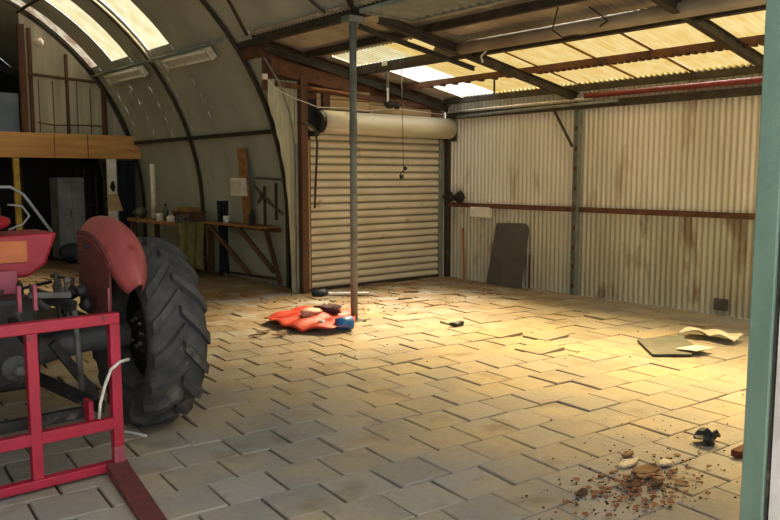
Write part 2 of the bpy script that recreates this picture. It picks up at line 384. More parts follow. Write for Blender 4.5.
# ribs: bent steel sections, one object each
ribY = [1.43, 4.17, 6.91, 9.65, 12.39, 14.95]
riblab = ['curved dark steel hut rib overhead at the open front', 'curved dark steel hut rib above the tractor', 'curved dark steel hut rib springing from the grey pole',
          'curved dark steel hut rib standing beside the roller door post', 'curved dark steel hut rib behind the wall bench, second from the roller door', 'curved dark steel hut rib against the timber partition at the far end']
for y, lb in zip(ribY, riblab):
    mb = MB(); full = y > 9
    path = ([(HC+HR, 0)] if full else []) + [arc(a, HR) for a in [x for x in range(0, 181, 4) if full or x >= 36]] + [(HC-HR, 0)]
    path = [(HC+(x-HC)*(HR-.045)/HR, (z if z <= HZ else HZ+(z-HZ)*(HR-.045)/HR)) for x, z in path]
    for dr, w, t in ((0, .075, .012), (.03, .014, .05)):
        pr = [(HC+(x-HC)*(HR-.045+dr)/(HR-.045), (z if z <= HZ+1e-6 else HZ+(z-HZ)*(HR-.045+dr)/(HR-.045))) for x, z in path]
        vs = []; fs = []; n = len(pr)
        for i, (x, z) in enumerate(pr):
            a, b = pr[max(0,i-1)], pr[min(n-1,i+1)]; d = Vector((b[0]-a[0], b[1]-a[1])).normalized(); nx, nz = d.y, -d.x
            for yy, k in ((-1,-1),(1,-1),(1,1),(-1,1)): vs.append((x+nx*t/2*k, y+w/2*yy, z+nz*t/2*k))
        for i in range(n-1):
            for k in range(4): fs.append((i*4+k, i*4+(k+1)%4, (i+1)*4+(k+1)%4, (i+1)*4+k))
        fs += [(3,2,1,0), tuple((n-1)*4+k for k in range(4))]
        mb.add(vs, fs, False)
    setp(mb.build('hut_rib', 'steel'), lb, 'rib', 'curved steel ribs of the hut')
# horizontal purlins of the hut
def pt(a, y, dr=.06): x, z = arc(a, HR-dr); return (x, y, z)
setp(MB().channel(pt(18.5,9.7), pt(18.5,14.9), .05, .06, .01).build('side_rail', 'steel'), 'dark steel rail running along the curved hut side at head height', 'rail')
setp(MB().tube([pt(38.6,9.7,.10), pt(38.6,14.9,.10)], .022).build('side_rail', 'galv'), 'slim grey pipe along the hut curve just under the skylights', 'rail')
setp(MB().tube([pt(62,YF,.12), pt(62,14.9,.12)], .028).build('ridge_rail', 'steel'), 'dark steel rail along the upper hut curve crossing the skylights', 'rail')
# conduit following the second rib
setp(MB().tube([(arc(a,HR-.09)[0], 12.2, arc(a,HR-.09)[1]) for a in range(38,80,4)], .018).build('conduit', 'tube_light'), 'pale conduit curving up beside the dark rib between skylights', 'conduit')

# batten lamps on the hut curve
def batten(y0, y1, a, lab):
    c = pt(a, (y0+y1)/2, .16)
    t = root('batten_lamp', c, lab, 'lamp', 'twin tube batten lamps on the hut curve')
    x, z = arc(a, HR-.10); n = Vector((math.cos(R(a)), 0, math.sin(R(a)))); up = tuple(n)
    MB().bar((x,y0,z), (x,y1,z), .17, .05, up).build('casing', 'tube_light', t, bevel=.006)
    s = Vector((-n.z, 0, n.x))
    for k in (-1, 1):
        p = Vector((x,0,z)) - n*.055 + s*.062*k
        MB().tube([(p.x,y0+.04,p.z),(p.x,y1-.04,p.z)], .021, 10).build('tube', 'white', t)
    for y in (y0+.02, y1-.02):
        MB().bar((x-n.x*.05,y-.012,z-n.z*.05), (x-n.x*.05,y+.012,z-n.z*.05), .18, .06, up).build('end_holder', 'tube_light', t)
batten(10.2, 11.72, 36.8, 'twin tube batten lamp on the hut curve nearer the roller door')
batten(12.62, 14.2, 36.8, 'twin tube batten lamp on the hut curve nearer the far timber partition')

# ------------------------------------------------------------------ hut far partition and mezzanine
mb = MB(); yy = YE
pts = [(4.0,yy,2.43),(arc(20,HR-.05)[0],yy,2.43)] + [(arc(a,HR-.05)[0],yy,arc(a,HR-.05)[1]) for a in range(22,62,4)]
mb.prism(pts+[(4.0,yy,arc(60)[1])], (0,.03,0)); wp = struct(mb.build('wall_end', 'end_panel'))
for x0 in (4.27,4.52,4.95,5.2): MB().box(x0, x0+.015, yy-.008, yy, 2.45, 3.4 if x0 < 5.1 else 3.3).build('sheet_joint', 'timber', wp)
def stick(name, p, q, w, h, m, lab, cat, group=None, bev=.004): return setp(MB().bar(p, q, w, h).build(name, m, bevel=bev), lab, cat, group)
stick('timber_stud', (4.0,yy-.06,2.44), (4.0,yy-.06,4.35), .11, .10, 'timber', 'brown timber stud forming left edge of far partition', 'stud', 'studs of the far partition')
stick('timber_stud', (4.14,yy-.05,2.44), (4.14,yy-.05,4.3), .06, .06, 'timber', 'thin brown timber stud doubled beside the left edge stud', 'stud', 'studs of the far partition')
stick('timber_stud', (4.77,yy-.05,2.44), (4.77,yy-.05,3.9), .05, .06, 'timber', 'brown timber stud up the middle of far partition', 'stud', 'studs of the far partition')
stick('timber_stud', (5.45,yy-.05,2.44), (5.45,yy-.05,3.36), .08, .08, 'timber', 'brown timber stud at right of far partition beneath skylight end', 'stud', 'studs of the far partition')
stick('timber_rail', (4.08,yy-.1,3.48), (5.41,yy-.1,3.42), .05, .05, 'timber', 'brown timber rail across the far partition at mid height', 'rail')
setp(MB().tube([(4.2,yy-.12,2.62),(4.5,yy-.14,2.58),(4.9,yy-.12,2.6),(5.4,yy-.12,2.6)], .012).build('pipe', 'timber'), 'thin brown pipe low across the far partition', 'pipe')
setp(MB().lump((4.3,yy-.12,4.05), .07,.07,.07, 3).build('junction_box', 'white'), 'small white fitting at the top left of far partition', 'fitting')
# mezzanine
mz = root('mezzanine_deck', (1.9,16.9,1.97), 'timber mezzanine deck with a tan front beam at hut far end', 'mezzanine')
MB().bar((-1.95,14.78,2.2), (6.02,14.78,2.2), .06, .44).build('front_beam', 'tan_timber', mz, bevel=.004)
MB().box(-1.95, 5.98, 14.82, 18.85, 2.36, 2.42).build('deck', 'timber', mz)
for x in (2.6,3.3,4.4,5.0): MB().box(x, x+.012, 14.742, 14.75, 1.99, 2.41).build('board_joint', 'timber', mz)
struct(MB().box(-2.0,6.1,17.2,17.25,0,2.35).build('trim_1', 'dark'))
setp(MB().box(3.4,4.16,16.0,16.05,2.425,3.22).build('board', 'blue_white', bevel=.004), 'blue-grey board standing on the mezzanine left of the timber stud', 'board')
setp(MB().bar((3.0,16.2,4.05),(4.5,16.2,3.5), .1,.12).build('timber_beam','dark'), 'dark sloping beam above the mezzanine left side', 'beam')
setp(MB().bar((3.70,14.6,0),(3.70,14.6,1.96), .09,.09).build('yellow_post','yellow_paint',bevel=.006), 'yellow painted post under the tan mezzanine beam', 'post')
t = root('pale_post', (5.42,14.72,0), 'pale weathered post with flared foot under the mezzanine', 'post')
MB().bar((5.42,14.72,0),(5.42,14.72,1.97), .17,.08).build('shaft','white',t,bevel=.006)
MB().prism([(5.33,14.66,.98),(5.6,14.66,.98),(5.50,14.66,1.3),(5.33,14.66,1.3)], (0,.04,0)).build('gusset','ply',t)
MB().lump((5.40,14.63,1.45),.05,.04,.10,5).build('hook','black',t)
# locker
t = root('metal_locker', (4.86,15.6,0), 'tall grey metal locker in the dark beneath the mezzanine', 'locker')
MB().box(4.62,5.12,15.4,15.9,.05,1.62).build('body','locker',t,bevel=.01)
for x0,x1 in ((4.635,4.86),(4.88,5.105)):
    d=MB().box(x0,x1,15.38,15.4,.1,1.58).build('door','locker',t,bevel=.004)
MB().bar((4.84,15.37,.85),(4.84,15.37,1.0),.015,.02).build('handle','steel',t)
for x in (4.66,5.08): MB().box(x-.03,x+.03,15.42,15.48,0,.06).build('foot','steel',t)
# dark goods below the mezzanine
def shelf(x0,x1,y,z1,lab):
    t = root('storage_rack',((x0+x1)/2,y+.2,0),lab,'rack')
    for x in (x0,x1):
        for yy2 in (y,y+.4): MB().bar((x,yy2,0),(x,yy2,z1),.04,.04).build('upright','steel',t)
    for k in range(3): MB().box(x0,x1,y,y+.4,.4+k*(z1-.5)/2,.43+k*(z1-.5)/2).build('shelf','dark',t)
shelf(3.0,4.2,16.2,1.8,'dark storage rack left of the grey locker')
shelf(5.2,5.42,15.6,1.8,'narrow dark rack right of the grey locker')
for k,(x,y,z,rx,rz,lab) in enumerate([(3.6,15.7,.28,.3,.28,'dark bundled tarpaulin on the floor below the storage rack'),(4.75,14.95,.2,.25,.2,'dark round sack lying in front of the grey locker')]):
    setp(MB().lump((x,y,z),rx,.25,rz,k+20).build('sack','slate' if k else 'dark'),lab,'sack')
def drape(x0,x1,y,z0,z1,m,name,lab,cat,seed=0):
    mb=MB(); rnd=random.Random(seed); ph=rnd.uniform(0,6)
    def fn(i,j):
        w=.75+.25*j if False else 1-.25*math.sin(math.pi*j)*.4
        x=x0+(x1-x0)*(.5+(i-.5)*w); zz=z1+(z0-z1)*j
        return (x, y+.035*math.sin(i*17+ph+2*j)*(.4+.6*j), zz+.02*math.sin(i*9+ph)*j)
    mb.grid(16,10,fn)
    return setp(mb.build(name,m,solid=.02),lab,cat)
drape(5.62,5.95,14.9,.25,1.95,'dark_blue','hanging_coat','long navy overalls hanging at the right under the mezzanine','coat',2)
drape(5.35,5.60,15.0,.4,1.9,'dark','hanging_coat','black coat hanging behind the pale post','coat',4)

# ------------------------------------------------------------------ hut side workbench with clutter
t = root('workbench', (5.75,12.75,0), 'cluttered low workbench along the hut side behind the tractor wheel', 'workbench')
MB().box(5.45,6.05,11.7,14.1,.82,.88).build('top','wood_raw',t,bevel=.005)
for x in (5.52,5.98):
    for y in (11.8,14.0): MB().box(x-.04,x+.04,y-.04,y+.04,0,.82).build('leg','timber',t)
MB().box(5.5,6.0,11.8,14.0,.28,.31).build('lower_shelf','timber',t)
setp(MB().tube([(5.55,13.1,.9),(5.55,13.1,1.86)],.045,12).build('pipe_offcut','white'),'tall pale plastic pipe standing on the cluttered workbench','pipe')
def can(x,y,z,r,h,m,lab,name='tin'):
    mb=MB(); mb.lathe((x,y,z),(0,0,1),[(0,0.001),(0,r),(h,r),(h,r*.9),(h-.005,r*.88),(h-.005,.001)],16)
    t=setp(mb.build(name,m),lab,'tin'); return t
def bottle(x,y,z,r,h,m,lab):
    t=root('bottle',(x,y,z),lab,'bottle')
    MB().lathe((x,y,z),(0,0,1),[(0,.001),(0,r),(h*.6,r),(h*.78,r*.4),(h*.9,r*.35)],14).build('body',m,t)
    MB().lathe((x,y,z+h*.88),(0,0,1),[(0,.4*r),(h*.12,.4*r),(h*.12,.001)],12).build('cap','black',t)
can(5.5,12.75,.88,.06,.13,'white','white tin beside the tall pale pipe on the bench')
can(5.62,12.55,.88,.05,.10,'tube_light','squat cream tin in the middle of the bench clutter')
can(5.5,12.3,.88,.07,.09,'white','wide white tin nearest the right of bench clutter')
bottle(5.68,12.9,.88,.05,.28,'iron_grey','grey bottle with black cap on the cluttered bench')
bottle(5.7,12.1,.88,.045,.24,'olive','olive bottle with black cap at the bench near end')
setp(MB().box(5.66,5.92,12.0,12.4,1.05,1.12).build('wooden_box','wood_raw',bevel=.01),'tan wooden box on the shelf riser over the bench','box')
t=root('shelf_riser',(5.8,12.2,.88),'small timber riser carrying the tan box on the bench','shelf')
MB().box(5.6,5.98,11.92,12.48,1.03,1.05).build('board','timber',t)
for y in (11.94,12.46): MB().box(5.62,5.96,y-.012,y+.012,.88,1.03).build('side','timber',t)
t=root('bench_vice',(5.5,11.85,.88),'grey bench vice bolted at bench end','vice')
MB().box(5.42,5.58,11.76,11.8,.88,1.02).build('fixed_jaw','iron_grey',t,bevel=.005)
MB().box(5.42,5.58,11.9,11.94,.88,1.02).build('moving_jaw','iron_grey',t,bevel=.005)
MB().tube([(5.5,11.7,.95),(5.5,12.0,.95)],.018).build('screw','steel',t)
drape(5.32,5.78,11.62,.1,.9,'olive','cloth','olive green cloth hanging over the workbench end','cloth',8)
setp(MB().lump((5.5,13.6,.99),.12,.15,.11,12).build('machine_lump','iron_grey'),'grey machine casting at the far end of the bench','casting')
setp(MB().lump((5.05,12.6,.2),.2,.3,.2,13).build('sack','olive'),'olive sack on the floor in front of the workbench','sack')
drape(5.85,6.05,11.3,.05,1.25,'dark_blue','hanging_tarpaulin','navy tarpaulin hanging against the hut rib beside the wall bench','tarpaulin',9)

setp(MB().bar(pt(66,8.1,.05),pt(38,9.2,.05),.03,.03).build('brace','steel'),'thin dark diagonal brace on the hut curve above the valley beam','brace')
setp(MB().bar(pt(38,7.4,.05),pt(60,8.0,.05),.03,.03).build('brace','steel'),'second thin diagonal brace on the hut curve nearer the pole head','brace')
setp(MB().tube([(5.9,4.6,3.2),(6.2,4.9,3.08),(6.5,5.0,3.05),(6.6,4.7,3.08),(6.4,4.4,3.12),(6.1,4.4,3.2)],.008,6).build('electric_cable','black'),'black cable looping below the grey roof sheets near the hanging rack','cable')
# small wall bench
t = root('wall_bench', (5.9,10.5,0), 'small bracket bench fixed on the hut side by the roller door', 'bench')
MB().box(5.72,6.1,9.8,11.55,.88,.91).build('top','wood_raw',t,bevel=.004)
for p,q in (((5.78,11.5,.87),(6.08,10.7,.10)),((6.08,10.2,.87),(6.06,9.75,.05)),((5.78,10.5,.87),(6.08,9.95,.2))): MB().bar(p,q,.05,.06).build('brace','timber',t)
MB().bar((6.1,9.8,.84),(6.1,11.5,.84),.04,.06).build('ledger','timber',t)
MB().bar((6.1,9.85,.1),(6.1,11.4,.06),.03,.04).build('ledger','steel',t)
setp(MB().bar((6.07,10.7,.93),(5.98,10.7,2.08),.24,.03,(1,0,0)).build('upright_board','wood_raw'),'narrow brown board standing on the wall bench','board')
t=root('switch_box',(5.98,10.8,1.36),'pale switch box mounted beside the brown upright board','box')
MB().box(5.93,6.05,10.62,11.0,1.34,1.62).build('case','white',t,bevel=.01)
MB().box(5.92,5.93,10.66,10.96,1.38,1.58).build('cover','tube_light',t)
t=root('pipe_clamps',(5.9,9.9,1.0),'tangle of grey metal bars projecting above the wall bench','clamp')
for p,q in (((6.05,10.4,1.62),(5.8,9.3,1.60)),((5.95,10.3,1.5),(5.75,9.5,1.28)),((6.0,10.2,1.36),(5.8,9.25,1.12)),((5.85,9.5,1.02),(5.85,9.5,1.55)),((6.0,10.25,1.25),(5.7,9.6,1.38)),((5.9,9.9,.91),(5.9,9.9,1.5))):
    MB().bar(p,q,.03,.035).build('bar','iron_grey' if p[2]>1.3 else 'steel',t)
can(5.85,11.0,.91,.05,.11,'white','white tin on the wall bench beneath the switch box')
bottle(5.82,10.15,.91,.045,.25,'dark','dark bottle on the wall bench among metal bars')

# ------------------------------------------------------------------ lean-to roof
# opaque grey sheets (upper part and the strip along the back wall)
mb = MB()
sl = Vector((1,0,-.184)).normalized()
def rsheet(mb, x0, x1, y0, y1, dz=0, **k):
    ln = (x1-x0)*math.sqrt(1+.184**2)
    return corr(mb, (x0,y0,roofz(x0)+dz), (0,1,0), sl, y1-y0, ln, (.18,0,.98), **k)
rsheet(mb, BX-.1, 6.9, YF, 7.0); rsheet(mb, BX-.1, 6.4, 7.0, YB+.05); rsheet(mb, 6.4, 6.9, 8.9, YB+.05); rsheet(mb, 6.9, 8.9, 8.66, YB+.05); 
rsheet(mb, 8.74, 8.95, YF, 8.66, .015)
ceil = struct(mb.build('ceiling', 'roof', recalc=False))
# translucent sheets
n = 6
def lsheet(x0, x1, y0, y1, m):
    global n
    n += 1
    o = struct(rsheet(MB(), x0, x1, y0, y1, .005).build('window_%d' % n, m, recalc=False))
    if m == 'yellow': MB().add([(x0,y0-.02,roofz(x0)-.012),(x1,y0-.02,roofz(x1)-.012),(x1,y0+.03,roofz(x1)-.012),(x0,y0+.03,roofz(x0)-.012)],[(0,1,2,3)]).build('lap','lap',o)
for x0, x1 in ((6.9,7.8),(7.8,8.76)):
    e = [1.2,2.2,3.1,3.95,4.8,5.55,6.42,7.0,7.9,8.66]
    for a, b in zip(e, e[1:]): lsheet(x0, x1, a, b, 'clear' if a == 7.9 else 'yellow')
lsheet(6.4, 6.9, 7.0, 7.75, 'yellow'); lsheet(6.4, 6.9, 7.75, 8.9, 'hut_yellow')

# valley beam, rafters, purlins
setp(MB().channel((BX,YF,BZ),(BX,9.6,BZ), .09, .14, .012).build('valley_beam','steel',), 'long dark steel beam joining the hut curve to the lean-to roof', 'beam')
raf = [(1.2,'nearest the front'),(3.75,'between the yellow roof panels nearer the front'),(6.62,'running down from the top of the grey pole'),(9.0,'against the back wall above the roller door')]
for y, lb in raf:
    dz = -.16
    setp(MB().channel((BX+.06,y,roofz(BX)+dz),(XR-.06,y if y!=6.62 else 6.5,roofz(XR)+dz+.01), .07,.11,.01).build('roof_rafter','steel'), 'dark steel rafter '+lb, 'rafter', 'steel rafters of the lean-to')
pur = [(6.06,'steel',.06,.09,'dark steel purlin high in the lean-to roof above the grey sheets'),(6.86,'steel',.10,.12,'deep dark purlin along the upper edge of the yellow panels'),
       (7.8,'rust',.07,.075,'ragged brown timber purlin across the middle of the yellow panels'),(8.70,'steel',.06,.08,'dark purlin along the bottom edge of the yellow panels')]
for x, m, w, h, lb in pur:
    z = roofz(x)-.03-h/2
    mb = MB().bar((x,YF,z),(x,YB-.12,z), w, h)
    if m == 'rust':
        rnd = random.Random(5); y = 3.0
        while y < 8.8:
            mb.box(x-.045, x+.045, y, y+.045, z-h/2-.022, z-h/2); y += .09 if y < 6.3 else .25
    setp(mb.build('roof_purlin', m), lb, 'purlin', 'purlins of the lean-to roof')
# stained round duct seen under the deep purlin
setp(MB().tube([(6.55,YF+.1,roofz(6.6)-.15),(6.55,3.5,roofz(6.6)-.15),(6.6,6.95,roofz(6.6)-.13)], .075, 14).build('duct', 'roof'), 'mottled grey duct running beside the deep dark purlin', 'duct')
# ribbed rack hanging below the roof
t = root('hanging_rack', (4.95,4.5,3.1), 'ribbed grey metal rack hung below the roof near the valley beam', 'rack')
z=3.12
for p,q in (((4.35,3.0,z),(4.35,5.58,z)),((4.98,3.0,z),(4.98,5.58,z)),((4.35,5.58,z),(4.98,5.58,z)),((4.35,3.0,z),(4.98,3.0,z))): MB().bar(p,q,.035,.035).build('frame_bar','galv',t)
mb=MB(); corr(mb,(4.36,3.02,z+.01),(0,1,0),(1,0,0),2.54,.61,(0,0,1),pitch=.11,amp=.018); mb.build('ribbed_sheet','galv',t,recalc=False)
for y in (3.4,5.2): MB().tube([(4.95,y,z),(5.1,y,3.42),(BX-.05,y,BZ)],.008).build('hanger','steel',t)

# pole
t = root('support_pole', (5.25,6.88,0), 'slender grey steel pole standing mid floor under the valley beam', 'pole')
MB().tube([(5.25,6.88,0),(5.25,6.88,3.32)], .04, 14).build('shaft','galv',t)
MB().box(5.15,5.35,6.80,6.96,3.32,3.385).build('head_plate','galv',t)
MB().box(5.15,5.35,6.78,6.98,0,.012).build('base_plate','steel',t)
MB().tube([(5.25,6.88,2.0),(5.25,6.88,2.28)], .044, 14).build('sleeve','grey_board',t,'grey wrapped band on the pole')
setp(MB().channel((BX,6.9,3.3),(6.9,6.62,roofz(6.9)-.28),.05,.05,.008).build('knee_brace','steel'),'dark brace running from the pole head towards the deep purlin','brace')

# diagonal steel pieces in the gusset above the hut side
setp(MB().tube([(5.4,9.0,3.2),(5.62,9.0,2.9),(5.78,9.0,2.5),(5.85,9.0,2.1)], .013).build('curved_strap','galv'),'grey curved strap beside the hut rib near the roller door','strap')

# ------------------------------------------------------------------ back wall fittings
d = root('door_1', (7.5,YB-.02,0), 'cream ribbed roller shutter door in the back wall', 'door'); del d['label']; del d['category']; d['kind']='structure'
mb = MB(); x0, x1 = 6.13, 8.66; prof = []
zz = 0.03; 
while zz < 2.30:
    prof += [(zz,.012),(zz+.014,-.012),(zz+.040,-.020),(zz+.070,-.018),(zz+.088,-.002),(zz+.096,.014)]; zz += .112
mb.add([(x,YB-.01+o,z) for z,o in prof for x in (x0,x1)], [(2*i,2*i+1,2*i+3,2*i+2) for i in range(len(prof)-1)])
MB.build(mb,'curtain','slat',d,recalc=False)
MB().box(x0,x1,YB-.04,YB+.0,0,.05).build('bottom_rail','steel',d)
MB().box(x0-.025,x0+.01,YB-.06,YB+.02,0,2.3).build('guide','steel',d); MB().box(x1-.01,x1+.07,YB-.06,YB+.02,0,2.3).build('guide','galv',d)
MB().lathe((6.24,YB-.19,2.40),(1,0,0),[(0,.001),(0,.165),(.6,.165),(.61,.16),(1.25,.165),(2.50,.165),(2.50,.001)],28).build('drum','drum',d)
MB().lathe((6.16,YB-.19,2.40),(1,0,0),[(0,.001),(0,.13),(.03,.15),(.075,.15),(.075,.001)],24).build('drum_hub','black',d,'black round hub at the left end of the drum')
MB().box(8.77,8.79,YB-.3,YB,2.2,2.45).build('drum_bracket','steel',d)
MB().box(6.08,6.16,YB-.25,YB,2.2,2.27).build('drum_bracket','black',d)
stick('door_post',(6.01,YB-.07,0),(6.01,YB-.07,3.02),.11,.1,'timber','dark brown timber post left of the roller door','post')
t=setp(MB().box(6.07,6.105,YB-.09,YB-.04,.05,2.15).build('strip','ply',bevel=.003),'pale timber strip fixed on the door post by the roller door','strip')
stick('steel_post',(5.90,YB-.06,0),(5.90,YB-.06,2.1),.03,.03,'galv','grey steel post between hut rib and brown door post','post')
stick('lintel_timber',(5.6,YB-.05,2.89),(8.3,YB-.05,2.74),.06,.07,'rust','long rusty timber lintel above the roller door','lintel')
stick('rusty_plate',(5.5,YB-.08,3.12),(6.9,YB-.08,2.93),.04,.2,'rust','rust-brown plate below the roof slope left of door','plate')
stick('header_post',(6.42,YB-.04,2.6),(6.42,YB-.04,3.2),.12,.06,'rust','short rusty upright above the left end of the drum','post')
t=setp(MB().box(5.34,5.41,8.94,9.0,2.92,2.99).build('junction_box','white',bevel=.01),'small white junction box on the rib above the door','junction box')
setp(MB().tube([(5.4,8.95,2.93),(5.55,8.95,2.80),(5.8,8.95,2.71),(6.2,8.93,2.60),(6.7,8.95,2.62),(7.1,8.95,2.60),(7.6,8.95,2.66),(8.75,8.95,2.62)],.005,6).build('electric_cable','white'),'thin pale cable draped along the wall over the roller door','cable')
setp(MB().tube([(6.1,8.97,2.86),(6.4,8.97,2.85),(6.9,8.97,2.82)],.018,6).build('pipe','stain'),'short orange-brown pipe above the drum left end','pipe')
t=root('wall_lamp',(7.45,8.9,2.66),'small black floodlight on a bracket above the drum','lamp')
MB().lump((7.45,8.86,2.70),.10,.08,.055,4).build('head','black',t); MB().box(7.43,7.46,8.9,8.92,2.74,2.98).build('bracket','white',t)
MB().lump((7.58,8.86,2.69),.05,.06,.05,6).build('sensor','black',t)
setp(MB().tube([(5.9,9.0,2.38),(6.0,8.9,2.36),(6.1,8.86,2.30),(6.16,8.9,2.1),(6.14,8.95,1.2)],.016,6).build('electric_cable','steel'),'dark cable looping from the drum hub down the post','cable')
t = root('pull_chain', (6.95,8.0,1.62), 'thin chain with black pull handles hanging before the roller door', 'chain')
MB().tube([(6.92,8.0,3.2),(6.95,8.0,2.3),(6.97,8.0,1.6)],.0045,5).build('chain','steel',t)
MB().lump((7.0,8.0,1.76),.03,.03,.035,2).build('handle','black',t); MB().lump((6.93,8.0,1.64),.03,.02,.03,3).build('handle','black',t)
MB().tube([(6.9,8.0,1.66),(7.0,8.0,1.77)],.008,5).build('link','black',t)
t=root('drop_rod',(6.85,8.2,2.95),'short grey rod with bracket hanging from the roof near the pale panels','rod')
MB().tube([(6.85,8.2,2.85),(6.85,8.2,3.2)],.022).build('rod','galv',t); MB().box(6.78,6.95,8.16,8.24,3.14,3.2).build('plate','white',t)
setp(MB().tube([(7.9,7.2,2.76),(7.9,7.2,3.04)],.014).build('drop_rod','steel'),'short dark rod hanging below the yellow panels','rod')
setp(MB().tube([(6.6,6.2,2.95),(6.62,6.25,3.02),(6.66,6.2,3.08)],.012).build('hanging_tie','white'),'knotted pale tie hanging from the mottled duct','tie')

# ------------------------------------------------------------------ right wall fittings
stick('wall_rail',(XR-.045,YF+.1,1.19),(XR-.045,YB-.1,1.19),.05,.07,'rust','long rust-brown timber rail along the right wall at waist height','rail')
stick('wall_plate',(XR-.07,YF+.1,2.60),(XR-.07,YB-.1,2.60),.10,.09,'steel','dark timber plate along the top of the right wall','plate')
setp(MB().tube([(XR-.15,1.4,2.71),(XR-.15,6.3,2.71)],.034,12).build('red_pipe','red_pipe'),'dull red pipe along the top of the right wall','pipe')
setp(MB().tube([(XR-.145,5.8,2.62),(XR-.145,7.4,2.60),(XR-.145,8.7,2.57)],.022,8).build('conduit','galv'),'grey conduit along the wall top near the back corner','conduit')
setp(MB().tube([(XR-.14,6.2,2.68),(XR-.14,8.8,2.66)],.016,8).build('conduit','tube_light'),'thin pale conduit above the grey one at wall top','conduit')
t=root('wall_column',(XR-.06,6.45,0),'grey steel column with bolt holes halfway along the right wall','column')
MB().channel((XR-.08,6.45,0),(XR-.08,6.45,2.55),.09,.08,.008).build('shaft','galv',t)
mb=MB()
for k in range(9): mb.box(XR-.128,XR-.118,6.43,6.465,.1+k*.27,.16+k*.27)
mb.build('bolt','rust',t)
setp(MB().bar((XR-.13,6.5,2.05),(XR-.13,6.82,2.55),.02,.03).build('corner_brace','steel'),'thin dark diagonal brace at the top of the grey wall column','brace')
stick('corner_column',(XR-.05,YB-.09,0),(XR-.05,YB-.09,2.5),.07,.08,'steel','dark steel column in the corner right of the roller door','column')
t=root('junction_box',(XR-.08,8.25,1.0),'white junction box hung under the right wall rail','junction box')
MB().box(XR-.1,XR-.008,8.06,8.46,1.01,1.17).build('case','white',t,bevel=.008); MB().box(XR-.11,XR-.1,8.09,8.43,1.03,1.15).build('lid','white',t)
t=root('work_gloves',(XR-.08,8.78,1.2),'black lumpy gloves bundled on the rail in the back corner','gloves')
MB().lump((XR-.12,8.90,1.31),.06,.13,.085,31).build('glove','black',t); MB().lump((XR-.12,8.66,1.31),.06,.12,.09,32).build('glove','black',t)
# leaning board with rounded corner and grid surface
mb=MB(); pts=[]
y0,y1,h=7.33,8.05,.95
prof=[(8.06,0),(7.99,h-.02)]+[(7.44+.1*math.cos(R(a)) if False else 7.47-.12*math.sin(R(a)),h-.12+.12*math.cos(R(a))) for a in range(0,91,15)]+[(7.37,0)]
mb.prism([(XR-.20+.15*z/h,y-.06,z) for y,z in prof],(.018,0,.004))
setp(mb.build('leaning_board','panel_grey',bevel=.003),'charcoal board with one rounded top corner leaning on right wall','board')
setp(MB().bar((XR-.06,7.27,0),(XR-.05,7.27,.5),.02,.02).build('timber_offcut','timber'),'thin brown stick leaning right of the charcoal board','stick')
setp(MB().bar((XR-.06,8.60,0),(XR-.04,8.66,.82),.035,.02,(1,0,0)).build('timber_offcut','stain'),'orange-brown strip leaning at wall left of charcoal board','strip')
t=setp(MB().box(XR-.06,XR-.02,4.28,4.45,.06,.2).build('wall_socket','iron_grey',bevel=.01),'small grey socket low on the right wall','socket')

# ------------------------------------------------------------------ green post and pale door edge at the right
t=root('gate_post',(2.54,1.11,0),'sage green steel gate post at the right edge','post')
A=R(40.05); fw=Vector((math.sin(A),math.cos(A),0)); rt=Vector((math.cos(A),-math.sin(A),0))
MB().box(2.52,2.565,1.075,1.15,0,3.4).build('post','green_post',t,bevel=.004)
MB().box(2.535,2.55,1.066,1.074,0,3.4).build('weld_strip','grease',t)
t=root('door_leaf',(3.2,1.02,0),'pale grey sheeted door leaf just right of the green post','door')
MB().box(2.56,3.9,.99,1.055,.02,3.3).build('leaf','door_white',t,bevel=.004)
MB().box(2.535,2.56,.99,1.06,.02,3.3).build('edge_strip','door_white',t)

